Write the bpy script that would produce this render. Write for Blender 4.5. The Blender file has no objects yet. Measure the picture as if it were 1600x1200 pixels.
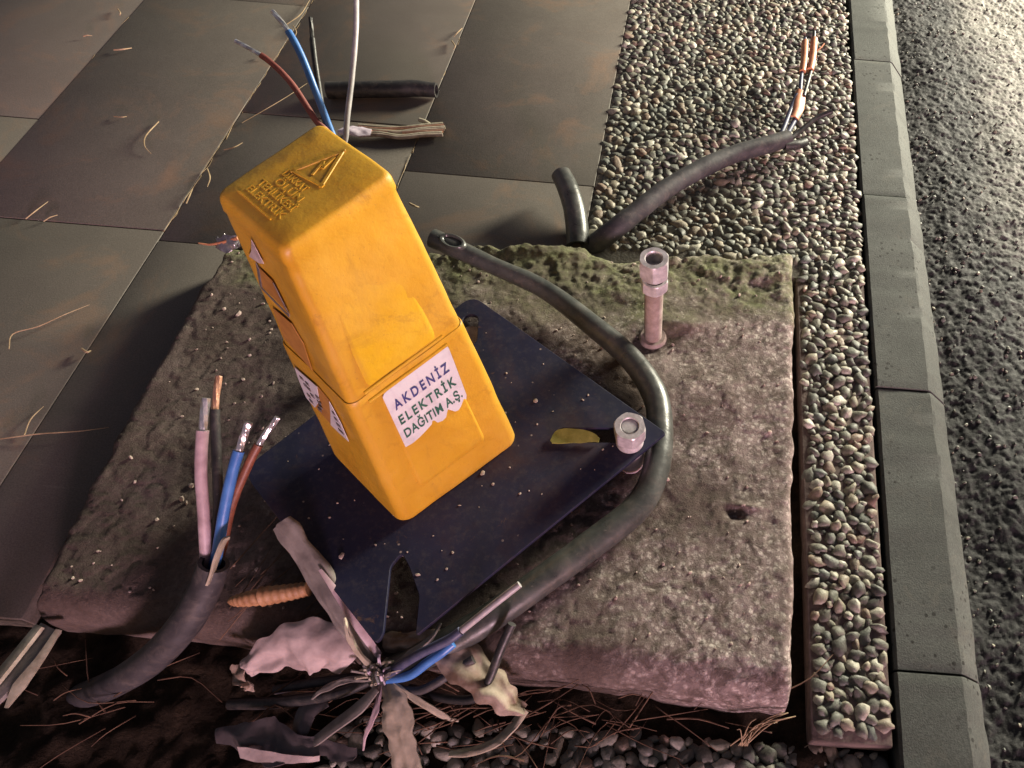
import bpy, bmesh, math, random
import numpy as np
from mathutils import Vector, Matrix, noise as mnoise

random.seed(7); np.random.seed(7)
S = bpy.context.scene
COL = S.collection
R = math.radians

# ------------------------------------------------------------------ camera
PX, PY, F, H = 1075.0, 600.0, 1143.0, 1.06      # principal point, focal length (px of 1600), height (m)
_n = np.array([1000 - PX, 1365 - PY, F]); _n /= np.linalg.norm(_n)
_y = np.array([1197 - PX, -1095 - PY, F]); _y -= _n * (_y @ _n); _y /= np.linalg.norm(_y)
_x = np.cross(_n, _y); _z = -_n
def at(u, v, h=0.0):
    """world point at height h seen at photo pixel (u, v)"""
    d = np.array([u - PX, v - PY, F]); p = d * ((H - h) / (d @ _n))
    return Vector((p @ _x, p @ _y, H + p @ _z))
def dist_cam(p): return (Vector(p) - Vector((0, 0, H))).length
cd = bpy.data.cameras.new('camera'); cam = bpy.data.objects.new('camera', cd); COL.objects.link(cam)
right = Vector((_x[0], _y[0], _z[0])); down = Vector((_x[1], _y[1], _z[1])); fwd = Vector((_x[2], _y[2], _z[2]))
cam.matrix_world = Matrix(((right.x, -down.x, -fwd.x, 0), (right.y, -down.y, -fwd.y, 0), (right.z, -down.z, -fwd.z, H), (0, 0, 0, 1)))
cd.sensor_width = 36; cd.lens = 36 * F / 1600; cd.shift_x = (800 - PX) / 1600; cd.clip_start = .02; cd.clip_end = 3000
S.camera = cam

# ------------------------------------------------------------------ world, street light, shop-sign light, exposure
AZ, EL = R(-64), R(8)
w = bpy.data.worlds.new('World'); S.world = w; w.use_nodes = True
sky = w.node_tree.nodes.new('ShaderNodeTexSky'); sky.sky_type = 'NISHITA'; sky.sun_disc = False
sky.sun_elevation = EL; sky.sun_rotation = R(90) - AZ
bg = w.node_tree.nodes['Background']; bg.inputs[1].default_value = .085
tint = w.node_tree.nodes.new('ShaderNodeMix'); tint.data_type = 'RGBA'; tint.blend_type = 'MULTIPLY'; tint.inputs[0].default_value = 1; tint.inputs[7].default_value = (1, .66, .60, 1)   # night sky lit by the town
w.node_tree.links.new(sky.outputs[0], tint.inputs[6]); w.node_tree.links.new(tint.outputs[2], bg.inputs[0])
# pink-white light of the shop fronts behind the viewer (everything facing the viewer is lilac in the photograph)
sl = bpy.data.lights.new('shop_front_light', 'SUN'); sl.energy = 2.5; sl.angle = R(10); sl.color = (1, .67, .81)
so = bpy.data.objects.new('shop_front_light', sl); COL.objects.link(so)
tosun = Vector((math.cos(AZ) * math.cos(EL), math.sin(AZ) * math.cos(EL), math.sin(EL)))
so.rotation_euler = tosun.to_track_quat('Z', 'Y').to_euler(); so.location = (3, -4, 1)
# low white road lamp at the upper right: its light fades from the road towards the left of the photograph
pl = bpy.data.lights.new('road_lamp', 'POINT'); pl.energy = 1750; pl.shadow_soft_size = .55; pl.color = (1, .95, .75)
po = bpy.data.objects.new('road_lamp', pl); COL.objects.link(po); po.location = (2.75, 3.85, 1.08)
vs = S.view_settings; vs.view_transform = 'Standard'; vs.look = 'None'; vs.exposure = .45; vs.gamma = 1; vs.use_curve_mapping = False

# ------------------------------------------------------------------ helpers
def wloc(p):
    v = Vector((0, 0, 0))
    while p is not None: v = v + p.location; p = p.parent
    return v
def link(o, parent=None):
    COL.objects.link(o); o.parent = parent; return o
def mobj(name, verts, faces, mat, parent=None, smooth=True, sharp=None):
    off = wloc(parent)
    me = bpy.data.meshes.new(name)
    me.from_pydata([tuple(Vector(v) - off) for v in verts], [], faces); me.update()
    bm = bmesh.new(); bm.from_mesh(me); bmesh.ops.recalc_face_normals(bm, faces=bm.faces); bm.to_mesh(me); bm.free()
    if smooth:
        me.polygons.foreach_set('use_smooth', [True] * len(me.polygons))
        if sharp:
            me.set_sharp_from_angle(angle=R(sharp))
    me.materials.append(mat)
    return link(bpy.data.objects.new(name, me), parent)
def tag(o, label, cat, group=None):
    o['label'] = label; o['category'] = cat
    if group: o['group'] = group
    return o
def thing(name, label, cat, loc, group=None):
    o = bpy.data.objects.new(name, None); o.location = Vector(loc); o.empty_display_size = .05
    link(o); return tag(o, label, cat, group)
def structure(o): o['kind'] = 'structure'; return o

def catmull(pts, per=8):
    pts = [Vector(p) for p in pts]; out = []
    P = [pts[0] * 2 - pts[1]] + pts + [pts[-1] * 2 - pts[-2]]
    for i in range(1, len(P) - 2):
        a, b, c, d = P[i - 1:i + 3]
        for k in range(per):
            t = k / per
            out.append(.5 * ((2 * b) + (c - a) * t + (2 * a - 5 * b + 4 * c - d) * t * t + (3 * b - a - 3 * c + d) * t ** 3))
    out.append(pts[-1].copy()); return out
def interp(vals, n):
    xs = np.linspace(0, 1, len(vals)); return np.interp(np.linspace(0, 1, n), xs, vals)
def frames(path, ref=None):
    T = []
    for i in range(len(path)):
        a = path[max(i - 1, 0)]; b = path[min(i + 1, len(path) - 1)]; T.append((b - a).normalized())
    out = []; N = None
    for i, t in enumerate(T):
        if N is None:
            r = Vector(ref) if ref is not None else (Vector((0, 0, 1)) if abs(t.z) < .9 else Vector((1, 0, 0)))
        else: r = Vector(ref) if ref is not None else N
        N = (r - t * r.dot(t)).normalized(); out.append((N, t.cross(N)))
    return out
def sweep(path, sections, ref=None, cap=True):
    """sections[i]: closed outline [(n,b)...] at path[i]"""
    fr = frames(path, ref); V = []; Fc = []; m = len(sections[0])
    for p, (N, B), sec in zip(path, fr, sections):
        V += [p + N * a + B * b for a, b in sec]
    for i in range(len(path) - 1):
        for j in range(m):
            k = (j + 1) % m; Fc.append((i * m + j, i * m + k, (i + 1) * m + k, (i + 1) * m + j))
    if cap: Fc.append(tuple(range(m))); Fc.append(tuple((len(path) - 1) * m + j for j in range(m)))
    return V, Fc
def circ(r, n=12, e=1.0): return [(r * math.cos(2 * math.pi * k / n), r * e * math.sin(2 * math.pi * k / n)) for k in range(n)]
def tube(name, pts, rad, mat, parent=None, per=8, n=12, wob=0.0, hollow=0.0, flat=1.0, ref=None, sharp=50):
    path = catmull(pts, per); rs = interp(rad if isinstance(rad, (list, tuple)) else [rad], len(path)) if not isinstance(rad, float) else [rad] * len(path)
    sec = []
    for i, r in enumerate(rs):
        k = 1 + wob * mnoise.noise(Vector((i * .35, r * 91, path[0].x * 7)))
        sec.append(circ(r * k, n, flat))
    V, Fc = sweep(path, sec, ref, cap=(hollow == 0))
    if hollow:
        fr = frames(path, ref)
        for e in (0, 1):
            i0 = 0 if e == 0 else len(path) - 1
            t = (path[1] - path[0]).normalized() if e == 0 else (path[-2] - path[-1]).normalized()
            N, B = fr[i0]; base = len(V)
            for dp in (0, min(hollow * 4, .03)):
                V += [path[i0] + t * dp + N * a + B * b for a, b in circ(rs[i0] * .72, n, flat)]
            o0 = i0 * n
            for j in range(n):
                k = (j + 1) % n
                Fc.append((o0 + j, o0 + k, base + k, base + j)); Fc.append((base + j, base + k, base + n + k, base + n + j))
            Fc.append(tuple(base + n + j for j in range(n)))
    return mobj(name, V, Fc, mat, parent, sharp=sharp)
def ribbon(name, pts, widths, mat, parent=None, curl=.6, thick=.0022, rolls=(0,), per=7, m=8, ref=(0, 0, 1), jag=.0, wav=.0, pleat=0.0, npl=3):
    path = catmull(pts, per); n = len(path); ws = interp(widths, n); rl = interp(rolls, n); sec = []
    for i in range(n):
        wd = ws[i] * (1 + jag * mnoise.noise(Vector((i * .21, wd0 if (wd0 := path[0].x * 31) else 0, 1)))); up = []; lo = []
        for j in range(m + 1):
            s = j / m - .5; ang = s * curl
            b = wd * (math.sin(ang) / curl * 1.0 if curl > .01 else s); a = (math.cos(ang) - 1) * wd / max(curl, .01) if curl > .01 else 0
            a += wav * mnoise.noise(Vector((i * .11, j * 1.8 / m, path[0].y * 17))) + wav * .4 * mnoise.noise(Vector((i * .3, j * 4.5 / m, path[0].x * 13)))
            if pleat: a += pleat * (abs(((j / m * npl + .25 * mnoise.noise(Vector((i * .15, j * .05, 4)))) % 1) - .5) * 4 - 1) * min(1, ws[i] / max(widths) + .2)
            c, q = math.cos(rl[i]), math.sin(rl[i])
            for lst, d in ((up, thick / 2), (lo, -thick / 2)):
                aa = a + d; lst.append((aa * c - b * q, aa * q + b * c))
        sec.append(up + lo[::-1])
    V, Fc = sweep(path, sec, ref); return mobj(name, V, Fc, mat, parent, sharp=40)
def sheet(name, grid, mat, parent=None, thick=.0015, sub=5, amp=.004, freq=25, fold=0):
    """crumpled sheet through a grid of control points"""
    rows = [catmull(r, sub) for r in grid]; cols = list(zip(*rows)); cols = [catmull(c, sub) for c in cols]
    nu, nv = len(cols), len(cols[0]); P = {}
    for i in range(nu):
        for j in range(nv):
            p = cols[i][j]; d = mnoise.noise_vector(p * freq) * amp + mnoise.noise_vector(p * freq * 3) * amp * .35
            P[i, j] = p + d
    V = []; Fc = []
    for i in range(nu):
        for j in range(nv):
            a = P[min(i + 1, nu - 1), j] - P[max(i - 1, 0), j]; b = P[i, min(j + 1, nv - 1)] - P[i, max(j - 1, 0)]
            nn = a.cross(b); nn = nn.normalized() if nn.length > 1e-9 else Vector((0, 0, 1))
            V.append(P[i, j] + nn * thick / 2); V.append(P[i, j] - nn * thick / 2)
    I = lambda i, j, k: (i * nv + j) * 2 + k
    for i in range(nu - 1):
        for j in range(nv - 1):
            for k in (0, 1): Fc.append((I(i, j, k), I(i + 1, j, k), I(i + 1, j + 1, k), I(i, j + 1, k)))
    for i in range(nu - 1):
        for j in (0, nv - 1): Fc.append((I(i, j, 0), I(i + 1, j, 0), I(i + 1, j, 1), I(i, j, 1)))
    for j in range(nv - 1):
        for i in (0, nu - 1): Fc.append((I(i, j, 0), I(i, j + 1, 0), I(i, j + 1, 1), I(i, j, 1)))
    return mobj(name, V, Fc, mat, parent, sharp=60)
def box_mesh(x0, x1, y0, y1, z0, z1, bev=.003):
    bm = bmesh.new(); bmesh.ops.create_cube(bm, size=1)
    for v in bm.verts: v.co = Vector((x0 if v.co.x < 0 else x1, y0 if v.co.y < 0 else y1, z0 if v.co.z < 0 else z1))
    bmesh.ops.bevel(bm, geom=list(bm.edges), offset=bev, segments=2, affect='EDGES', profile=.5)
    V = [v.co.copy() for v in bm.verts]; bm.verts.index_update(); Fc = [tuple(v.index for v in f.verts) for f in bm.faces]; bm.free(); return V, Fc
def ring_lathe(rings, n=24):
    """rings: list of (radius function of angle, z)"""
    V = []; Fc = []
    for rf, z in rings:
        for k in range(n):
            th = 2 * math.pi * k / n; r = rf(th); V.append(Vector((r * math.cos(th), r * math.sin(th), z)))
    for i in range(len(rings) - 1):
        for j in range(n):
            k = (j + 1) % n; Fc.append((i * n + j, i * n + k, (i + 1) * n + k, (i + 1) * n + j))
    Fc.append(tuple(range(n))); Fc.append(tuple((len(rings) - 1) * n + j for j in range(n))); return V, Fc

# numpy fractal noise on world xy
_G = np.random.RandomState(3).rand(64, 64)
def vnoise(x, y):
    xi = np.floor(x).astype(int); yi = np.floor(y).astype(int); fx = x - xi; fy = y - yi
    fx = fx * fx * (3 - 2 * fx); fy = fy * fy * (3 - 2 * fy)
    g = lambda a, b: _G[a % 64, b % 64]
    return (g(xi, yi) * (1 - fx) + g(xi + 1, yi) * fx) * (1 - fy) + (g(xi, yi + 1) * (1 - fx) + g(xi + 1, yi + 1) * fx) * fy - .5
def fbm(x, y, f, o=4, g=.5):
    s = 0; a = 1
    for k in range(o): s = s + a * vnoise(x * f + 17.3 * k, y * f - 9.1 * k); f *= 2.03; a *= g
    return s
def ss(a, b, x): t = np.clip((x - a) / (b - a), 0, 1); return t * t * (3 - 2 * t)
def grid_obj(name, X, Y, Z, mat, parent=None, skirt=None):
    nu, nv = X.shape; V = np.stack([X, Y, Z], -1).reshape(-1, 3); idx = np.arange(nu * nv).reshape(nu, nv)
    Fc = np.stack([idx[:-1, :-1], idx[1:, :-1], idx[1:, 1:], idx[:-1, 1:]], -1).reshape(-1, 4).tolist()
    V = V.tolist()
    if skirt is not None:
        loop = list(idx[:, 0]) + list(idx[-1, 1:]) + list(idx[-2::-1, -1]) + list(idx[0, -2:0:-1]); b = len(V); m = len(loop)
        for q in loop: V.append([V[q][0], V[q][1], skirt])
        for j in range(m): Fc.append([int(loop[j]), b + j, b + (j + 1) % m, int(loop[(j + 1) % m])])
    me = bpy.data.meshes.new(name); me.from_pydata(V, [], Fc); me.update()
    bm = bmesh.new(); bm.from_mesh(me); bmesh.ops.recalc_face_normals(bm, faces=bm.faces)
    if sum(f.normal.z for f in list(bm.faces)[:500]) < 0: bmesh.ops.reverse_faces(bm, faces=bm.faces)
    bm.to_mesh(me); bm.free()
    me.polygons.foreach_set('use_smooth', [True] * len(me.polygons)); me.materials.append(mat)
    return link(bpy.data.objects.new(name, me), parent)

# ------------------------------------------------------------------ materials
class NT:
    def __init__(s, name):
        s.m = bpy.data.materials.new(name); s.m.use_nodes = True; s.t = s.m.node_tree; s.b = s.t.nodes['Principled BSDF']
        s.co = s.t.nodes.new('ShaderNodeTexCoord').outputs['Object']
    def n(s, typ, **kw):
        x = s.t.nodes.new(typ)
        for k, v in kw.items(): setattr(x, k, v)
        return x
    def l(s, a, b): s.t.links.new(a, b)
    def geo(s): s.co = s.n('ShaderNodeNewGeometry').outputs['Position']; return s
    def noise(s, scale, det=5, rough=.6, dist=0, vec=None):
        x = s.n('ShaderNodeTexNoise'); x.inputs['Scale'].default_value = scale; x.inputs['Detail'].default_value = det
        x.inputs['Roughness'].default_value = rough; x.inputs['Distortion'].default_value = dist; s.l(vec or s.co, x.inputs['Vector']); return x.outputs['Fac']
    def voro(s, scale, vec=None):
        x = s.n('ShaderNodeTexVoronoi'); x.inputs['Scale'].default_value = scale; s.l(vec or s.co, x.inputs['Vector']); return x
    def mapped(s, scale, rot=(0, 0, 0)):
        x = s.n('ShaderNodeMapping'); x.inputs['Scale'].default_value = scale; x.inputs['Rotation'].default_value = rot; s.l(s.co, x.inputs['Vector']); return x.outputs[0]
    def ramp(s, fac, stops):
        x = s.n('ShaderNodeValToRGB'); e = x.color_ramp.elements
        while len(e) < len(stops): e.new(.5)
        for q, (p, c) in zip(e, stops): q.position = p; q.color = (c if len(c) == 4 else (*c, 1)) if isinstance(c, tuple) else (c, c, c, 1)
        s.l(fac, x.inputs[0]); return x.outputs[0]
    def mix(s, f, a, b, mode='MIX'):
        x = s.n('ShaderNodeMix', data_type='RGBA', blend_type=mode)
        for v, i in ((f, 0), (a, 6), (b, 7)):
            if isinstance(v, (int, float)): x.inputs[i].default_value = v
            elif isinstance(v, tuple): x.inputs[i].default_value = (*v, 1)
            else: s.l(v, x.inputs[i])
        return x.outputs[2]
    def math(s, op, a, b):
        x = s.n('ShaderNodeMath', operation=op)
        for v, i in ((a, 0), (b, 1)):
            if isinstance(v, (int, float)): x.inputs[i].default_value = v
            else: s.l(v, x.inputs[i])
        return x.outputs[0]
    def col(s, c):
        if isinstance(c, tuple): s.b.inputs['Base Color'].default_value = (*c, 1)
        else: s.l(c, s.b.inputs['Base Color'])
    def rough(s, r, spec=None):
        if isinstance(r, (int, float)): s.b.inputs['Roughness'].default_value = r
        else: s.l(r, s.b.inputs['Roughness'])
        if spec is not None: s.b.inputs['Specular IOR Level'].default_value = spec
    def bump(s, hgt, dist=.002, st=.6, prev=None):
        x = s.n('ShaderNodeBump'); x.inputs['Distance'].default_value = dist; x.inputs['Strength'].default_value = st
        s.l(hgt, x.inputs['Height'])
        if prev: s.l(prev, x.inputs['Normal'])
        s.l(x.outputs[0], s.b.inputs['Normal']); return x.outputs[0]
def simple(name, c1, c2, scale=40, rough=.5, bump=.0006, bscale=120, metal=0, spec=None, lo=.35, hi=.68):
    t = NT(name); t.col(t.ramp(t.noise(scale), [(lo, c1), (hi, c2)])); t.rough(rough, spec); t.b.inputs['Metallic'].default_value = metal
    if bump: t.bump(t.noise(bscale), bump)
    return t.m

def m_tile():
    t = NT('paving_stone').geo()
    oi = t.n('ShaderNodeObjectInfo').outputs['Random']
    base = t.ramp(t.noise(3.0, 8, .65), [(.3, (.090, .075, .063)), (.7, (.160, .136, .115))])
    base = t.mix(.3, base, t.ramp(oi, [(0, (.085, .072, .060)), (1, (.135, .116, .096))]))
    st = t.ramp(t.noise(6, 6, .7, .6), [(.52, 0.0), (.7, 1.0)]); base = t.mix(t.math('MULTIPLY', st, .75), base, (.22, .13, .08)); s2 = t.ramp(t.noise(4.5, 6, .7, .8), [(.55, 0.0), (.68, 1.0)]); base = t.mix(t.math('MULTIPLY', s2, .15), base, (.11, .115, .092))
    sc = t.noise(12, 6, .7, 0, t.mapped((1, 14, 1), (0, 0, .5))); base = t.mix(t.math('MULTIPLY', t.ramp(sc, [(.6, 0.0), (.72, 1.0)]), .35), base, (.22, .20, .17))
    gr = t.noise(420, 2, .6); base = t.mix(.25, base, t.ramp(gr, [(.3, (.02, .02, .02)), (.75, (.22, .20, .18))]))
    t.col(base); t.rough(t.ramp(t.noise(9, 6), [(.3, .52), (.7, .75)]), .35)
    b = t.bump(t.noise(380, 3), .0007, .4); t.bump(t.noise(10, 5, .6), .003, .15, b); return t.m
def m_concrete():
    t = NT('weathered_concrete').geo()
    base = t.ramp(t.noise(7, 8, .68), [(.28, (.060, .044, .037)), (.5, (.118, .089, .077)), (.72, (.185, .146, .130))])
    fine = t.ramp(t.noise(160, 5, .7), [(.3, .72), (.72, 1.22)]); base = t.mix(1.0, base, fine, 'MULTIPLY')
    # pale lichen specks in patches, denser towards the road
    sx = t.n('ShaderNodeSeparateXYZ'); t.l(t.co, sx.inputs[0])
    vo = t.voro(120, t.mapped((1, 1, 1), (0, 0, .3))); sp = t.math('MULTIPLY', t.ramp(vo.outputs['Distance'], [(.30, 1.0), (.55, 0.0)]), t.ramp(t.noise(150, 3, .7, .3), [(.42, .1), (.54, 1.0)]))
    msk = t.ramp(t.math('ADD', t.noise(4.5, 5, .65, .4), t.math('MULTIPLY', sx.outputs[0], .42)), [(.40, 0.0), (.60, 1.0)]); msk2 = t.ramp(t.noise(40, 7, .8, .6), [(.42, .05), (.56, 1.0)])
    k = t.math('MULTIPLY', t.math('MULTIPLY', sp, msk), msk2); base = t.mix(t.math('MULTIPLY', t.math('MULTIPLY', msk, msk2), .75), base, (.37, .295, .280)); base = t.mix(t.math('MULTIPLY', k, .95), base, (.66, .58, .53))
    # moss towards the far, broken edge
    yy = t.math('ADD', sx.outputs[1], t.math('MULTIPLY', t.noise(8, 5, .6), .36))
    mo = t.ramp(t.math('SUBTRACT', yy, .55), [(.425, 0.0), (.515, 1.0)]); mo = t.math('MULTIPLY', mo, t.ramp(t.noise(26, 5, .7), [(.3, .15), (.62, 1.0)]))
    mc = t.ramp(t.noise(110, 5, .75), [(.3, (.05, .056, .024)), (.55, (.165, .175, .085)), (.78, (.36, .36, .22))]); base = t.mix(t.math('MULTIPLY', mo, .85), base, mc)
    t.col(base); t.rough(.95, .2)
    b = t.bump(t.noise(360, 4, .8), .0024, .8); b = t.bump(t.noise(90, 6, .7), .002, .4, b); t.bump(k, .0012, .5, b); return t.m
def m_kerb():
    t = NT('kerb_concrete').geo()
    base = t.ramp(t.noise(5, 8, .7), [(.3, (.050, .053, .049)), (.7, (.095, .100, .093))])
    base = t.mix(1.0, base, t.ramp(t.noise(260, 4, .7), [(.3, .7), (.7, 1.25)]), 'MULTIPLY')
    pit = t.math('MULTIPLY', t.ramp(t.voro(70).outputs['Distance'], [(.16, 1.0), (.26, 0.0)]), t.ramp(t.noise(5, 4, .6), [(.50, 0.0), (.56, 1.0)]))
    base = t.mix(t.math('MULTIPLY', pit, .9), base, (.012, .011, .010))
    cr = t.ramp(t.noise(18, 6, .75, 1.2), [(.55, 0.0), (.66, 1.0)]); base = t.mix(t.math('MULTIPLY', cr, .45), base, (.11, .105, .09))
    t.col(base); t.rough(.8, .3); b = t.bump(t.noise(380, 4, .7), .0013, .7); t.bump(pit, .003, -.8, b); return t.m
def m_road():
    t = NT('asphalt').geo()
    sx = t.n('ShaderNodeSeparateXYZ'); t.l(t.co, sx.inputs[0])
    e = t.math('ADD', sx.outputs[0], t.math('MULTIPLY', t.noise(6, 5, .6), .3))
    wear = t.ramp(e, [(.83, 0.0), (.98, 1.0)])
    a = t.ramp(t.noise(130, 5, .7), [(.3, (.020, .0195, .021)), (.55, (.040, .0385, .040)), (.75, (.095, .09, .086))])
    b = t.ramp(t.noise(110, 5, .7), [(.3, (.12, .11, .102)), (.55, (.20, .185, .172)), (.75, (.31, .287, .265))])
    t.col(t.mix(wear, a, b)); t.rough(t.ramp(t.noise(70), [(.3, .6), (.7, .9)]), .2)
    q = t.bump(t.noise(260, 4, .7), .002, .6); return t.m
def m_pebble(attr):
    t = NT('river_pebble' + ('_mass' if attr else ''))
    if attr:
        a = t.n('ShaderNodeAttribute', attribute_name='tone'); f = a.outputs['Fac']; t.geo()
    else:
        f = t.n('ShaderNodeObjectInfo').outputs['Random']; t.geo()
    c = t.ramp(f, [(0, (.075, .073, .062)), (.18, (.13, .125, .105)), (.36, (.19, .18, .145)), (.52, (.13, .14, .125)), (.66, (.29, .265, .20)), (.78, (.23, .155, .115)), (.88, (.36, .335, .265)), (1, (.50, .47, .40))])
    t.t.nodes[-1].color_ramp.interpolation = 'LINEAR'
    c = t.mix(1.0, c, t.ramp(t.noise(180, 5, .7), [(.3, .55), (.7, 1.1)]), 'MULTIPLY')
    t.col(c); t.rough(t.ramp(t.noise(60), [(.3, .42), (.7, .75)]), .4); t.bump(t.noise(300, 4), .0012, .6); return t.m
def m_yellow(name, c1, c2, fade=None):
    t = NT(name).geo()
    base = t.ramp(t.noise(9, 5, .6), [(.3, c1), (.7, c2)])
    if fade:      # the unfaded patch blends into the weathered plastic higher up
        sx = t.n('ShaderNodeSeparateXYZ'); t.l(t.co, sx.inputs[0])
        f = t.ramp(t.math('ADD', sx.outputs[2], t.math('MULTIPLY', t.noise(16, 4, .6), .12)), [(.47, 0.0), (.55, 1.0)])
        base = t.mix(f, base, t.ramp(t.noise(9, 5, .6), [(.3, fade[0]), (.7, fade[1])]))
    d = t.ramp(t.noise(22, 7, .72, .8), [(.56, 0.0), (.74, 1.0)]); base = t.mix(t.math('MULTIPLY', d, .5), base, (.25, .115, .014))
    s = t.ramp(t.noise(11, 8, .75, 1.6), [(.60, 0.0), (.66, 1.0)]); base = t.mix(t.math('MULTIPLY', s, .28), base, (.22, .10, .02))
    sk_ = t.ramp(t.noise(14, 6, .7, .3, t.mapped((1, 1, .22), (.5, .2, .9))), [(.58, 0.0), (.66, 1.0)]); base = t.mix(t.math('MULTIPLY', sk_, .35), base, (.26, .14, .03))
    wa = t.ramp(t.noise(5, 4, .6), [(.5, 0.0), (.66, 1.0)]); base = t.mix(t.math('MULTIPLY', wa, .35), base, (.56, .355, .075))
    fs = t.ramp(t.noise(300, 2, .5), [(.68, 0.0), (.75, 1.0)]); base = t.mix(t.math('MULTIPLY', fs, .35), base, (.25, .12, .03))
    t.col(base); t.rough(t.ramp(t.noise(35, 6), [(.3, .36), (.7, .58)]), .42)
    t.b.inputs['Subsurface Weight'].default_value = .12; t.b.inputs['Subsurface Radius'].default_value = (.008, .004, .001); t.b.inputs['Subsurface Scale'].default_value = .5
    b = t.bump(t.noise(420, 3), .0005, .4); t.bump(t.noise(16, 4), .006, .35, b); return t.m
def m_plate():
    t = NT('navy_painted_steel').geo()
    base = t.ramp(t.noise(7, 6, .6), [(.3, (.006, .0065, .021)), (.7, (.013, .014, .040))])
    d = t.ramp(t.noise(5, 7, .7, .5), [(.5, 0.0), (.72, 1.0)]); base = t.mix(t.math('MULTIPLY', d, .7), base, (.045, .022, .022))
    ru = t.ramp(t.noise(30, 6, .75, .6), [(.64, 0.0), (.70, 1.0)]); base = t.mix(t.math('MULTIPLY', ru, .6), base, (.11, .06, .04))
    du = t.ramp(t.noise(90, 6, .8), [(.5, 0.0), (.8, 1.0)]); base = t.mix(t.math('MULTIPLY', du, .35), base, (.10, .085, .08))
    fl = t.math('MULTIPLY', t.ramp(t.voro(62).outputs['Distance'], [(.06, 1.0), (.13, 0.0)]), t.ramp(t.noise(16, 4, .7), [(.56, 0.0), (.6, 1.0)])); base = t.mix(t.math('MULTIPLY', fl, .8), base, (.30, .24, .22))
    t.col(base); t.rough(t.ramp(t.noise(18, 6), [(.3, .48), (.7, .7)]), .3); t.bump(t.noise(60, 5), .0008, .4); return t.m
def m_black(name='black_rubber', c1=(.010, .010, .011), c2=(.035, .033, .033), r=.42):
    t = NT(name).geo()
    base = t.ramp(t.noise(24, 7, .7), [(.35, c1), (.7, c2)])
    d = t.ramp(t.noise(50, 7, .75, .8), [(.50, 0.0), (.70, 1.0)]); base = t.mix(t.math('MULTIPLY', d, .5), base, (.13, .11, .095))
    sc = t.ramp(t.noise(160, 3, .6), [(.68, 0.0), (.74, 1.0)]); base = t.mix(t.math('MULTIPLY', sc, .5), base, (.20, .18, .16))
    t.col(base); t.rough(t.ramp(t.noise(40, 5), [(.3, r - .08), (.7, r + .2)]), .5); t.bump(t.noise(130, 5), .0008, .5); return t.m
def m_soil():
    t = NT('dark_soil').geo()
    t.col(t.ramp(t.noise(40, 8, .75), [(.3, (.012, .009, .006)), (.6, (.045, .032, .022)), (.8, (.10, .075, .05))])); t.rough(1.0, .1)
    b = t.bump(t.noise(160, 6, .75), .006, 1.0); return t.m

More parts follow.
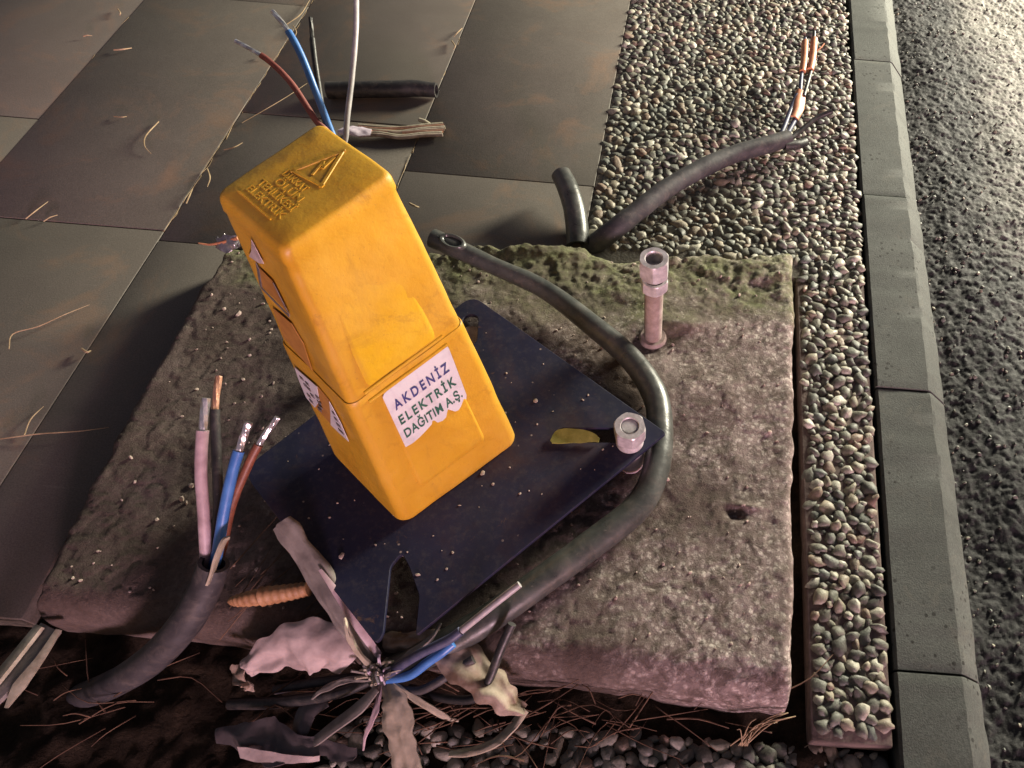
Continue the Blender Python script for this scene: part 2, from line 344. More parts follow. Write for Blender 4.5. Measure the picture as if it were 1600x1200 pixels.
M = dict(
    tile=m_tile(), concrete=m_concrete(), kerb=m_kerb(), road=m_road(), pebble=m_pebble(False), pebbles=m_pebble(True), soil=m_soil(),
    mortar=simple('pebble_mortar', (.10, .09, .074), (.20, .18, .148), 60, .95, .003, 200),
    joint=simple('joint_sand', (.03, .026, .02), (.10, .085, .065), 90, 1, .003, 260),
    yellow=m_yellow('yellow_plastic', (.46, .240, .016), (.55, .308, .024)), yellow2=m_yellow('yellow_plastic_unfaded', (.54, .325, .010), (.62, .385, .014), ((.46, .240, .016), (.55, .308, .024))),
    plate=m_plate(), black=m_black(), hose=m_black('worn_black_hose', (.030, .033, .031), (.075, .078, .072), .32), grey_black=m_black('dusty_black_sheath', (.020, .019, .022), (.060, .056, .060), .55),
    steel=simple('galvanised_steel', (.42, .39, .40), (.66, .62, .64), 70, .42, .0006, 220, .35),
    rust=simple('rusty_steel', (.20, .15, .13), (.33, .265, .245), 60, .85, .001, 240, .1),
    alu=simple('bare_aluminium', (.60, .60, .62), (.85, .85, .86), 200, .3, .0004, 300, .85),
    sticker=simple('white_sticker', (.44, .42, .44), (.56, .54, .56), 26, .55, .0003, 160, lo=.28, hi=.5),
    navy=simple('navy_print', (.035, .035, .13), (.06, .06, .19), 120, .5, 0), green=simple('green_print', (.016, .065, .05), (.035, .12, .085), 160, .5, 0),
    print=simple('black_print', (.10, .085, .08), (.17, .15, .15), 120, .6, 0), fadedor=simple('faded_orange_print', (.33, .145, .03), (.44, .21, .04), 60, .6, .0003),
    blue=simple('blue_insulation', (.045, .15, .44), (.075, .22, .55), 60, .4, .0003), red=simple('red_brown_insulation', (.19, .055, .045), (.30, .10, .085), 60, .45, .0004),
    brown=simple('brown_insulation', (.14, .045, .025), (.24, .085, .05), 60, .5, .0004), white=simple('off_white_insulation', (.30, .28, .29), (.44, .41, .42), 60, .45, .0004),
    pinkw=simple('grimy_white_insulation', (.32, .23, .25), (.50, .38, .41), 45, .5, .0006), dblue=simple('dull_blue_insulation', (.045, .050, .10), (.09, .095, .16), 70, .5, .0004),
    orange=simple('orange_tape', (.42, .17, .085), (.56, .25, .13), 70, .5, .0005), core=simple('copper_core', (.50, .25, .16), (.72, .42, .30), 120, .35, .0005, 260, .6),
    strip=simple('dry_grey_strip', (.13, .115, .105), (.27, .245, .22), 30, .75, .0012, 120), beige=simple('dry_beige_strip', (.24, .21, .15), (.44, .39, .30), 30, .8, .0012, 130),
    pale=simple('pale_filler_sheet', (.30, .235, .225), (.52, .43, .41), 30, .7, .0016, 70), palebrown=simple('stained_filler_sheet', (.15, .095, .06), (.42, .34, .28), 30, .75, .0016, 80),
    wood=simple('pale_split_wood', (.25, .22, .16), (.50, .46, .36), 40, .8, .0012, 160), darkfilm=simple('dark_plastic_film', (.05, .042, .045), (.12, .10, .10), 30, .35, .001, 60),
    pod=simple('orange_brown_pod', (.24, .115, .05), (.40, .225, .11), 90, .6, .001, 200), straw=simple('dry_straw', (.20, .135, .075), (.42, .31, .19), 30, .8, .0005),
    strawd=simple('dark_dry_needles', (.07, .035, .02), (.17, .10, .06), 30, .85, .0005), olive=simple('olive_leaf', (.13, .13, .02), (.23, .22, .05), 60, .5, .001, 120),
    foil=simple('crumpled_foil', (.25, .23, .25), (.45, .43, .45), 80, .28, .002, 90, .7), clump=simple('lilac_paint', (.5, .42, .5), (.7, .6, .68), 60, .5, .0006),
    crumb=simple('pale_crumb', (.26, .20, .17), (.46, .37, .32), 200, .9, .0008), tanstone=simple('tan_crumb', (.28, .22, .15), (.5, .43, .33), 80, .8, .001),
)

# ------------------------------------------------------------------ setting: ground, paving, kerb, road
SLABN, SLABS = 1.005, .20
kx = lambda y: .331 + (y - .2) * .0275            # kerb's pavement side
def sheet_flat(name, x0, x1, y0, y1, z, mat): return structure(mobj(name, [(x0, y0, z), (x1, y0, z), (x1, y1, z), (x0, y1, z)], [(0, 1, 2, 3)], mat, smooth=False))
sheet_flat('ground', -400, 400, -400, 400, -.26, M['soil'])
# soil close to the camera, lumpy
X, Y = np.meshgrid(np.linspace(-1.9, .325, 300), np.linspace(-.6, 2.9, 380), indexing='ij')
Zs = -.035 + .022 * fbm(X, Y, 14, 5) + .010 * fbm(X, Y, 60, 3); grid = Zs
Zs = np.where(Y > .20, np.minimum(Zs, -.016), Zs)
structure(grid_obj('soil', X, Y, Zs, M['soil']))
sheet_flat('soil', -40, -1.89, -40, .3, -.04, M['soil']); sheet_flat('soil', -1.9, .33, -40, -.59, -.04, M['soil'])

V, Fc = box_mesh(-4.7, -.875, .235, 4.4, -.06, -.007, .002); V2, F2 = box_mesh(-.874, -.214, .9, 4.4, -.06, -.007, .002)
pav = structure(mobj('pavement', V + V2, Fc + [tuple(q + len(V) for q in f) for f in F2], M['joint']))
JT = {-.612: [1.195], -1.012: [.945, 1.34], -1.412: [.338, .97], -1.81: [.46, 1.26], -2.21: [.8, 1.6], -2.61: [.5, 1.3], -3.01: [.8, 1.6], -3.41: [.5, 1.3], -3.81: [.9, 1.7], -4.21: [.6, 1.4], -4.61: [.9, 1.7]}
for x0, js in JT.items():
    ys = sorted(js); top = ys[-1]
    while top < 4.0: top += .8; ys.append(top)
    ys = [.237] + ys
    for a, b in zip(ys[:-1], ys[1:]):
        dz = random.uniform(-.0012, .0012)
        wd = .14 if (x0 == -1.012 and b < 1) else .3995
        if x0 == -.612 and a < .5: a = .9
        V, Fc = box_mesh(x0 + .0011, x0 + wd - .0006 + (.0006 if wd > .3 else 0), a + .0012, b - .0012, -.03, dz, .0013)
        t = mobj('paving_tile', V, Fc, M['tile'], pav, sharp=60); t.rotation_euler = (0, 0, 0)

# kerb stones: profile with a bevelled road edge
kerb = structure(mobj('kerb', *box_mesh(.36, .44, -1.0, 4.4, -.4, -.05, .003), M['joint']))
js = [-.75, -.24, .258, .738, 1.24, 1.745, 2.25, 2.75, 3.26, 3.77]
for a, b in zip(js[:-1], js[1:]):
    ny = 60; ys = np.linspace(a + .0018, b - .0018, ny); prof = [(.001, -.22), (.001, -.006), (.005, -.0005), (.05, 0), (.096, 0), (.102, -.003), (.134, -.036), (.138, -.045), (.140, -.30)]
    dz = random.uniform(-.003, .003); dx = random.uniform(-.002, .002); V = []; Fc = []; m = len(prof)
    for i, y in enumerate(ys):
        for j, (px, pz) in enumerate(prof):
            e = .0016 * mnoise.noise(Vector((px * 40, y * 22, 3))) + .0008 * mnoise.noise(Vector((px * 90, y * 50, 7))) - .008 * max(0, mnoise.noise(Vector((px * 20, y * 31, 11))) - .45)
            ed = .0012 if i in (0, ny - 1) and 1 < j < m - 1 else 0
            V.append((kx(y) + px + dx + (e if j > 3 else 0), y, pz + dz + e * (1 if j > 1 else 0) - ed))
    for i in range(ny - 1):
        for j in range(m - 1): Fc.append((i * m + j, i * m + j + 1, (i + 1) * m + j + 1, (i + 1) * m + j))
    Fc.append(tuple(range(m))); Fc.append(tuple((ny - 1) * m + j for j in range(m)))
    mobj('kerb_stone', V, Fc, M['kerb'], kerb, sharp=22)

# road: coarse asphalt height field, plus a far sheet
X, Y = np.meshgrid(np.linspace(.44, 1.35, 330), np.linspace(-.25, 2.6, 900), indexing='ij')
Zr = -.10 + .009 * fbm(X, Y, 6, 3) + .0046 * fbm(X, Y, 75, 4, .65) + .002 * np.abs(fbm(X, Y, 150, 2)) - .012 * ss(.62, .5, X)
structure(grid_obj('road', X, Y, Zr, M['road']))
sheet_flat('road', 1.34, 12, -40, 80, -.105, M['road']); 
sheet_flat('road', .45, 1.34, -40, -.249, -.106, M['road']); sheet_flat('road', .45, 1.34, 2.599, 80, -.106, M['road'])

# loose aggregate on the road edge
def rock_proto(seed, sub=1, rough=.25, flat=.7):
    bm = bmesh.new(); bmesh.ops.create_icosphere(bm, subdivisions=sub, radius=1)
    for v in bm.verts:
        v.co *= 1 + rough * mnoise.noise(v.co * 1.3 + Vector((seed * 3.1, 0, 0))); v.co.z *= flat
    V = np.array([v.co[:] for v in bm.verts]); Fc = [tuple(q.index for q in f.verts) for f in bm.faces]; bm.free(); return V, Fc
def scatter_mass(name, items, protos, mat, parent=None, tones=None, smooth=True):
    Vs = []; Fs = []; tn = []; b = 0
    for i, (p, s, eul) in enumerate(items):
        V, Fc = protos[i % len(protos)]; Mx = np.array(eul.to_matrix()); Q = (V * np.array(s)) @ Mx.T + np.array(p)
        Vs.append(Q); Fs += [tuple(b + k for k in f) for f in Fc]; b += len(V); tn += [tones[i] if tones else 0] * len(V)
    me = bpy.data.meshes.new(name); me.from_pydata(np.concatenate(Vs).tolist(), [], Fs); me.update()
    me.polygons.foreach_set('use_smooth', [smooth] * len(me.polygons)); me.materials.append(mat)
    if tones:
        at_ = me.attributes.new('tone', 'FLOAT', 'POINT'); at_.data.foreach_set('value', tn)
    o = link(bpy.data.objects.new(name, me), parent); o['kind'] = 'stuff'; return o
from mathutils import Euler
rp = [rock_proto(k, 1, .5, .8) for k in range(6)]
items = []; tones = []
for k in range(1100):
    x = .475 + abs(random.gauss(0, .20)); y = random.uniform(-.1, 2.5); s = random.uniform(.002, .0055) * (1.25 if random.random() < .1 else 1)
    if x > 1.3: continue
    ix = min(int((x - .44) / .91 * 329), 329); iy = min(int((y + .25) / 2.85 * 899), 899)
    items.append(((x, y, Zr[ix, iy] + s * .25), (s, s * random.uniform(.6, 1), s * .8), Euler((random.random(), random.random(), random.random() * 6)))); tones.append(random.random() * .7)
gr = scatter_mass('road_grit', items, rp, M['pebbles'], None, tones, False); gr['label'] = 'loose stone grit along the gutter of the road'

# ------------------------------------------------------------------ pebble paving
def inside_main(x, y):
    if x > kx(y) - .012: return False
    if y > SLABN + .02 and y < 3.2: return x > -.205
    return y > .172 and x > .222
pm = structure(mobj('pebble_paving', *box_mesh(-.212, .347, SLABN - .02, 4.3, -.07, -.004, .002), M['mortar']))
V, Fc = box_mesh(.212, .325, .158, SLABN - .021, -.035, -.004, .004)
# strip follows the kerb line
V = [Vector((v.x + (kx(v.y) - .331 if v.x > .3 else 0), v.y, v.z)) for v in V]
pm2 = mobj('mortar_strip', V, Fc, simple('strip_mortar', (.08, .055, .05), (.16, .115, .10), 40, .9, .002, 160), pm, sharp=60)
pl2 = structure(mobj('pebble_paving', *box_mesh(-.42, .325, -.4, .156, -.09, -.034, .002), M['soil']))
def darts(test, bx, n, rmin, rmax):
    cell = .03; G = {}; out = []
    for k in range(n):
        f = k / n; r = rmin + (rmax - rmin) * (1 - f) ** 2.2 * random.uniform(.55, 1)
        x = random.uniform(bx[0], bx[1]); y = random.uniform(bx[2], bx[3])
        if not test(x, y): continue
        ci, cj = int(x // cell), int(y // cell); ok = True
        for i in (-1, 0, 1):
            for j in (-1, 0, 1):
                for (a, b, q) in G.get((ci + i, cj + j), ()):
                    if (a - x) ** 2 + (b - y) ** 2 < (.74 * (q + r)) ** 2: ok = False; break
                if not ok: break
            if not ok: break
        if ok: G.setdefault((ci, cj), []).append((x, y, r)); out.append((x, y, r))
    return out
PP = [rock_proto(k + 20, 2, .55, .78) for k in range(10)]
pmesh = []
for V, Fc in PP:
    me = bpy.data.meshes.new('pebble'); me.from_pydata(V.tolist(), [], Fc); me.polygons.foreach_set('use_smooth', [True] * len(Fc)); me.materials.append(M['pebble']); pmesh.append(me)
def lay(pts, z, parent, nparts):
    pts = sorted(pts, key=lambda q: -q[2] / dist_cam((q[0], q[1], z)) + (9 if q[1] < .09 else 0)); items = []; tones = []
    off = wloc(parent)
    for i, (x, y, r) in enumerate(pts):
        el = random.uniform(1.0, 1.5); s = (r * el, r / el ** .4, r * random.uniform(.6, 1.05)); a = random.gauss(0, 1.0)
        eu = Euler((random.gauss(0, .3), random.gauss(0, .3), a)); p = (x, y, z + r * random.uniform(-.34, .0))
        if i < nparts:
            o = bpy.data.objects.new('pebble', pmesh[i % 10]); link(o, parent); o.location = Vector(p) - off; o.scale = s; o.rotation_euler = eu
        else: items.append((p, s, eu)); tones.append(random.random())
    if items: scatter_mass('small_pebbles', items, PP, M['pebbles'], parent, tones)
lay(darts(inside_main, (-.21, .39, .16, 3.1), 85000, .0054, .0135), -.003, pm, 300)
lay(darts(lambda x, y: x < .32 and y < .152 and not (x < -.20 and random.random() < .75), (-.42, .32, -.38, .155), 40000, .0055, .0135), -.031, pl2, 180)

# ------------------------------------------------------------------ concrete base of the missing pole
c = [at(345, 385, .06), at(1243, 388, .06), at(1237, 1100, .045), at(36, 955, .055)]      # NW NE SE SW
nu, nv = 340, 270
a, b = np.meshgrid(np.linspace(0, 1, nu), np.linspace(0, 1, nv), indexing='ij')
bil = lambda i: (1 - a) * (1 - b) * c[3][i] + a * (1 - b) * c[2][i] + a * b * c[1][i] + (1 - a) * b * c[0][i]
X, Y = bil(0), bil(1)
wx, wy = 1.0, .8
dW, dE, dS, dN = a * wx, (1 - a) * wx, b * wy, (1 - b) * wy
X = X + np.exp(-dW / .03) * (.018 * fbm(X, Y, 13, 4)) + np.exp(-dE / .02) * .007 * fbm(X, Y, 18, 4)
Y = Y + np.exp(-dN / .04) * (.030 * fbm(X, Y, 9, 4)) + np.exp(-dS / .03) * .010 * fbm(X, Y, 12, 3)
Z = .056 + .007 * fbm(X, Y, 4, 3) + .0008 * fbm(X, Y, 22, 4, .55) + .0010 * fbm(X, Y, 75, 4, .6) - .001 * ss(.36, .46, fbm(X, Y, 26, 3))
def bump(u, v, sx, sy, h):
    p = at(u, v, .06); return h * np.exp(-((X - p.x) / sx) ** 2 - ((Y - p.y) / sy) ** 2)
Z = Z + bump(900, 470, .12, .05, -.010) - .014 * ss(.80, .96, Y + .03 * fbm(X, Y, 9, 3)) * ss(-.30, -.12, X) + bump(800, 385, .13, .028, .022) + bump(1060, 505, .05, .018, .012) + bump(1200, 420, .07, .03, .010) + bump(960, 385, .06, .02, -.02)
Z = Z + bump(1150, 800, .012, .008, -.014) + bump(1170, 790, .02, .006, .006) + bump(1120, 610, .10, .05, .005) + bump(1010, 530, .03, .025, -.006)
lump = np.abs(fbm(X, Y, 30, 4, .6)); Z = Z + ss(.80, .95, Y) * (.013 * lump - .003) + .0012 * ss(.52, .6, fbm(X, Y, 60, 3) + .5)
rim = lambda d, r: 1 - np.sqrt(np.clip(1 - np.clip(1 - d / r, 0, 1) ** 2, 0, 1))
Z = Z - .012 * rim(dW, .012) - .012 * rim(dE, .014) - .014 * rim(dN, .02) - .045 * rim(dS, .05)
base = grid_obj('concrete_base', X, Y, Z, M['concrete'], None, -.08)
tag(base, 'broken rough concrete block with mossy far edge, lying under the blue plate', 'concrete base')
def slab_z(x, y):
    k = np.argmin((X - x) ** 2 + (Y - y) ** 2); return float(Z.flat[k])

# crumbs lying on the block
items = []
for k in range(330):
    i, j = random.randrange(8, nu - 8), random.randrange(16, nv - 6); s = random.uniform(.0012, .0036) * (1.8 if random.random() < .06 else 1)
    items.append(((X[i, j], Y[i, j], Z[i, j] + s * .3), (s, s * random.uniform(.6, 1), s * .7), Euler((random.random(), random.random(), random.random() * 6))))
o = scatter_mass('concrete_crumbs', items, rp, M['crumb'], None, None, False); o['label'] = 'pale crumbs scattered over the concrete block'

# ------------------------------------------------------------------ steel plate with corner slots
ZP = .118
pR, pT, pL, pB = at(1040, 676, ZP), at(738, 462, ZP), at(378, 735, ZP), at(612, 1004, ZP)
cu = bpy.data.curves.new('plate', 'CURVE'); cu.dimensions = '2D'; cu.fill_mode = 'BOTH'; cu.extrude = .003; cu.bevel_depth = .0006; cu.bevel_resolution = 1
def poly2(pts):
    sp = cu.splines.new('POLY'); sp.points.add(len(pts) - 1); sp.use_cyclic_u = True
    for q, p in zip(sp.points, pts): q.co = (p[0], p[1], 0, 1)
def rounded(cs, r, n=5):
    out = []
    for i, p in enumerate(cs):
        p = Vector(p[:2]); a_ = (Vector(cs[i - 1][:2]) - p).normalized(); b_ = (Vector(cs[(i + 1) % len(cs)][:2]) - p).normalized()
        rr = r[i] if isinstance(r, (list, tuple)) else r
        for k in range(n + 1):
            t = k / n; q = p + a_ * rr * (1 - t) ** 2 + b_ * rr * t ** 2; out.append(q)
    return out
def slot(p, q, wd, n=8):
    p = Vector(p[:2]); q = Vector(q[:2]); d = (q - p).normalized(); nn = Vector((-d.y, d.x)); out = []
    for k in range(n + 1): th = math.pi * k / n; out.append(q + (nn * math.cos(th) + d * math.sin(th)) * wd / 2)
    for k in range(n + 1): th = math.pi * k / n; out.append(p + (-nn * math.cos(th) - d * math.sin(th)) * wd / 2)
    return out
poly2(rounded([pR, pT, pL, at(588, 1006, ZP), at(598, 988, ZP), at(609, 884, ZP), at(628, 862, ZP), at(640, 884, ZP), at(656, 930, ZP), at(650, 992, ZP)], [.004, .022, .03, .008, .004, .006, .008, .008, .006, .004]))
poly2(slot(at(880, 680, ZP), at(984, 680, ZP), .026))
poly2(slot(at(735, 500, ZP), at(733, 530, ZP), .026))
tmp = bpy.data.objects.new('tmp', cu); COL.objects.link(tmp); bpy.context.view_layer.update()
me = bpy.data.meshes.new_from_object(tmp.evaluated_get(bpy.context.evaluated_depsgraph_get())); bpy.data.objects.remove(tmp)
me.materials.clear(); me.materials.append(M['plate']); me.name = 'steel_plate'
plate = link(bpy.data.objects.new('steel_plate', me)); plate.location = (0, 0, ZP - .0037)
tag(plate, 'dark navy square steel base plate with slotted corners under yellow box', 'steel plate')
zt = ZP
# what carries the plate: leveling nuts are built with the bolts below; crumbs lie on it
items = []
PLv = lambda s, r: pL * (1 - s) * (1 - r) + pB * s * (1 - r) + pR * s * r + pT * (1 - s) * r
for k in range(70):
    p = PLv(random.uniform(.05, .95), random.uniform(.05, .95)); s = random.uniform(.0008, .0024) * (2.0 if random.random() < .1 else 1)
    items.append(((p.x, p.y, ZP + s * .2), (s, s * random.uniform(.4, 1), s * .4), Euler((0, 0, random.random() * 6))))
o = scatter_mass('plate_crumbs', items, rp, M['crumb'], None, None, False); o['label'] = 'pale crumbs and flecks strewn on the navy plate'

# ------------------------------------------------------------------ anchor bolts
def hexr(R0, ph=0): return lambda th: R0 * math.cos(math.pi / 6) / math.cos(((th + ph) % (math.pi / 3)) - math.pi / 6)
def cr(r): return lambda th: r
def nutm(af, h, hole, ph=0, chamfer=True, depth=None, nfl=48):
    R0 = af / 2 / math.cos(math.pi / 6); hx = hexr(R0, ph); ch = lambda th: min(hx(th), af / 2 * 1.03); ch2 = lambda th: min(hx(th), af / 2 * 1.10)
    d = depth or h
    return ring_lathe([(cr(hole), 0), (ch, 0), (ch2, h * .06), (hx, h * .14), (hx, h * .86), (ch2, h * .94), (ch, h), (cr(hole * 1.08), h), (cr(hole), h - .002), (cr(hole * .98), h - d)], nfl)
def place(VF, loc, tilt=(0, 0)):
    Mx = Euler((tilt[0], tilt[1], 0)).to_matrix(); return [Vector(loc) + Mx @ v for v in VF[0]], VF[1]
def thread(r, z0, z1, pitch=.0032):
    rings = []; z = z0; k = 0
    while z < z1: rings.append((cr(r * (1.0 if k % 2 else .93)), z)); z += pitch / 2; k += 1
    rings.append((cr(r * .9), z1)); return ring_lathe(rings, 20)
b1 = at(1020, 530, .05); z0 = slab_z(b1.x, b1.y) - .01
B1 = thing('anchor_bolt', 'tall rusty anchor bolt with two pale nuts on top, at mossy side of block', 'bolt', (b1.x, b1.y, z0), 'anchor bolts of the missing pole')
mobj('rod', *place(thread(.0152, -.02, .170), b1.xy.to_3d() + Vector((0, 0, z0))), M['rust'], B1, sharp=40)
mobj('washer', *place(ring_lathe([(cr(.0155), 0), (cr(.024), 0), (cr(.024), .010), (cr(.021), .014), (cr(.0155), .014)], 28), b1.xy.to_3d() + Vector((0, 0, z0 + .006))), M['rust'], B1, sharp=40)
nb = b1.xy.to_3d() + Vector((0, 0, z0))
mobj('nut', *place(nutm(.0400, .024, .0154, .3), nb + Vector((0, 0, .146)), (.06, .02)), M['steel'], B1, sharp=25)
mobj('nut', *place(nutm(.0420, .036, .0130, .52, depth=.022), nb + Vector((0, 0, .176)), (.02, -.03)), M['steel'], B1, sharp=25)
b2 = at(984, 690, ZP); z2 = slab_z(b2.x, b2.y) - .01
B2 = thing('anchor_bolt', 'short anchor bolt with pale nut poking through the corner slot of navy plate', 'bolt', (b2.x, b2.y, z2), 'anchor bolts of the missing pole')
nb = b2.xy.to_3d()
mobj('rod', *place(thread(.0118, z2, ZP + .0455), nb), M['steel'], B2, sharp=40)
mobj('sleeve', *place(ring_lathe([(cr(.019), z2), (cr(.0205), z2 + .004), (cr(.0205), ZP - .012), (cr(.019), ZP - .0075)], 28), nb), M['clump'], B2, sharp=40)
mobj('washer', *place(ring_lathe([(cr(.012), 0), (cr(.0205), 0), (cr(.020), .012), (cr(.017), .016), (cr(.012), .016)], 28), nb + Vector((0, 0, ZP + .0008))), M['steel'], B2, sharp=40)
mobj('nut', *place(nutm(.0420, .030, .0125, .2, depth=.003), nb + Vector((0, 0, ZP + .0172)), (.03, .02)), M['steel'], B2, sharp=25)
# the two anchors under the hidden corners carry the plate too
for q, lab in ((at(733, 520, ZP), 'anchor bolt under the plate corner behind the yellow box'), (at(450, 748, ZP), 'anchor bolt under the shaded plate corner beside the blue wire')):
    zz = slab_z(q.x, q.y) - .01
    o = mobj('anchor_bolt', *place(ring_lathe([(cr(.019), zz), (cr(.0205), zz + .004), (cr(.0205), ZP - .012), (cr(.019), ZP - .0072)], 20), q.xy.to_3d()), M['rust'], None, sharp=40); tag(o, lab, 'bolt', 'anchor bolts of the missing pole')

# ------------------------------------------------------------------ the yellow box (hull between a base quad and a smaller top quad)
zb_, zt_ = ZP + .001, .565
bf, br, bl = at(630, 822, zb_), at(813, 688, zb_), at(518, 708, zb_); bb = br + bl - bf
tf, tr, tb, tl = at(440, 392, zt_), at(612, 270, zt_), at(499, 188, zt_), at(337, 300, zt_)
def MB(s, r, t):
    lo = bf * ((1 - s) * (1 - r)) + br * (s * (1 - r)) + bb * (s * r) + bl * ((1 - s) * r)
    hi = tf * ((1 - s) * (1 - r)) + tr * (s * (1 - r)) + tb * (s * r) + tl * ((1 - s) * r); return lo * (1 - t) + hi * t
def dent(s, r, t): return .0
def MF(s, t, off=0):
    p = MB(s, 0, t); n_ = (MB(s + .01, 0, t) - MB(s - .01, 0, t)).cross(MB(s, 0, t + .01) - MB(s, 0, t - .01)).normalized(); return p + n_ * off
def ML(r, t, off=0):
    p = MB(0, r, t); n_ = -(MB(0, r + .01, t) - MB(0, r - .01, t)).cross(MB(0, r, t + .01) - MB(0, r, t - .01)).normalized(); return p + n_ * off
def MT(s, r, off=0): return MB(s, r, 1) + Vector((0, 0, off))
def rring(t, e, rad, n=7, seg=10):
    """rounded rectangle in (s,r), grown by e, with straight sides subdivided"""
    pts = []; lo, hi = -e, 1 + e; cs = [(lo + rad, lo + rad, 180), (hi - rad, lo + rad, 270), (hi - rad, hi - rad, 0), (lo + rad, hi - rad, 90)]
    for i, (cx, cy, a0) in enumerate(cs):
        arc = [(cx + rad * math.cos(R(a0 + 90 * k / n)), cy + rad * math.sin(R(a0 + 90 * k / n))) for k in range(n + 1)]
        pts += arc; nx = cs[(i + 1) % 4]; b0 = (nx[0] + rad * math.cos(R(nx[2])), nx[1] + rad * math.sin(R(nx[2])))
        for k in range(1, seg): f = k / seg; pts.append((arc[-1][0] * (1 - f) + b0[0] * f, arc[-1][1] * (1 - f) + b0[1] * f))
    out = []
    for s, r in pts:
        p = MB(s, r, t); q = mnoise.noise(p * 14) * .0016 + mnoise.noise(p * 40) * .0005; d = Vector((s - .5, r - .5, 0))
        out.append(p + (MB(.5 + d.x * 1.1, .5 + d.y * 1.1, t) - MB(.5 + d.x, .5 + d.y, t)).normalized() * q)
    return out
def loft(rings, cap0=True, cap1=True):
    m = len(rings[0]); V = [p for r_ in rings for p in r_]; Fc = []
    for i in range(len(rings) - 1):
        for j in range(m): k = (j + 1) % m; Fc.append((i * m + j, i * m + k, (i + 1) * m + k, (i + 1) * m + j))
    if cap0: Fc.append(tuple(range(m)))
    if cap1: Fc.append(tuple((len(rings) - 1) * m + j for j in range(m)))
    return V, Fc
BX = thing('junction_box', 'battered yellow plastic electrical cover box standing on the navy plate', 'junction box', MB(.5, .5, 0))
up = [rring(t, 0, .075) for t in np.linspace(.50, .955, 16)] + [rring(.962, .012, .08), rring(.984, .010, .08), rring(.993, .002, .08), rring(.998, -.014, .075), rring(1.0, -.036, .06), rring(1.0, -.20, .05)]
cover = mobj('cover', *loft(up), M['yellow'], BX, sharp=38)
sk = [rring(.002, -.03, .10), rring(0.0, -.012, .10), rring(.006, .0, .10)] + [rring(t, .002 + .012 * t / .53, .08) for t in np.linspace(.02, .52, 18)] + [rring(.534, .014, .08), rring(.538, .008, .08), rring(.530, -.002, .08), rring(.515, -.01, .08)]
skirt = mobj('skirt', *loft(sk), M['yellow'], BX, sharp=38)
def panel(name, fn, a0, a1, b0, b1, hh, mat, parent, inset=.012, nA=14, nB=14, cr_=.03):
    outer = rounded([(a0, b0), (a1, b0), (a1, b1), (a0, b1)], cr_, 4); inner = rounded([(a0 + inset, b0 + inset), (a1 - inset, b0 + inset), (a1 - inset, b1 - inset), (a0 + inset, b1 - inset)], cr_ * .8, 4)
    inner2 = rounded([(a0 + inset * 1.8, b0 + inset * 1.8), (a1 - inset * 1.8, b0 + inset * 1.8), (a1 - inset * 1.8, b1 - inset * 1.8), (a0 + inset * 1.8, b1 - inset * 1.8)], cr_ * .7, 4)
    rings = [[fn(p.x, p.y, -.003) for p in outer], [fn(p.x, p.y, hh * .3) for p in outer], [fn(p.x, p.y, hh * .9) for p in inner], [fn(p.x, p.y, hh) for p in inner2]]
    return mobj(name, *loft(rings, False, True), mat, parent, sharp=35)
MFf = lambda a_, b_, off=0: MF(a_, b_, off - .003 * float(ss(.70, .88, b_)))
panel('front_panel', MFf, .16, .76, .555, .925, .0016, M['yellow2'], BX, .02)
panel('lower_panel', MF, .205, .765, .105, .50, .0034, M['yellow'], BX)
for t_ in (.517, .546):      # moulded rails across the front, either side of the seam
    pth = [MF(s, t_, .0030 if t_ < .53 else .0012) for s in np.linspace(.12, .80, 8)]; tube('rail', pth, .0022, M['yellow'], BX, 2, 8)
# sticker with torn lower edge
stk = [(.216, .505), (.235, .513), (.285, .517), (.5, .517), (.795, .516), (.80, .508), (.79, .44), (.772, .325), (.757, .310), (.742, .318), (.72, .309), (.70, .300), (.672, .293), (.645, .297), (.62, .312), (.602, .322), (.585, .312), (.568, .300), (.535, .297), (.497, .303), (.482, .318), (.468, .322), (.452, .312), (.40, .305), (.34, .299), (.28, .296), (.222, .300)]
def sticker(name, fn, pts, off, mat, parent, th=.0006):
    V = [fn(a_, b_, off) for a_, b_ in pts] + [fn(a_, b_, off + th) for a_, b_ in pts]; n = len(pts)
    bm = bmesh.new(); vs_ = [bm.verts.new(v) for v in V]; bm.faces.new(vs_[n:]); 
    for j in range(n): bm.faces.new((vs_[j], vs_[(j + 1) % n], vs_[n + (j + 1) % n], vs_[n + j]))
    bmesh.ops.triangulate(bm, faces=[f for f in bm.faces if len(f.verts) > 4]); bm.verts.index_update()
    V = [v.co.copy() for v in bm.verts]; Fc = [tuple(v.index for v in f.verts) for f in bm.faces]; bm.free()
    return mobj(name, V, Fc, mat, parent, smooth=False)
ST = sticker('sticker', MF, stk, .0042, M['sticker'], BX); ST['label'] = 'white torn sticker with navy and green lettering'
def text_mesh(body, spacing=1.0, off=.018):
    c_ = bpy.data.curves.new('t', 'FONT'); c_.body = body; c_.space_character = spacing; c_.offset = off; c_.resolution_u = 6
    o_ = bpy.data.objects.new('t', c_); COL.objects.link(o_); bpy.context.view_layer.update()
    m_ = bpy.data.meshes.new_from_object(o_.evaluated_get(bpy.context.evaluated_depsgraph_get())); bpy.data.objects.remove(o_)
    return [v.co.copy() for v in m_.vertices], [tuple(p.vertices) for p in m_.polygons]
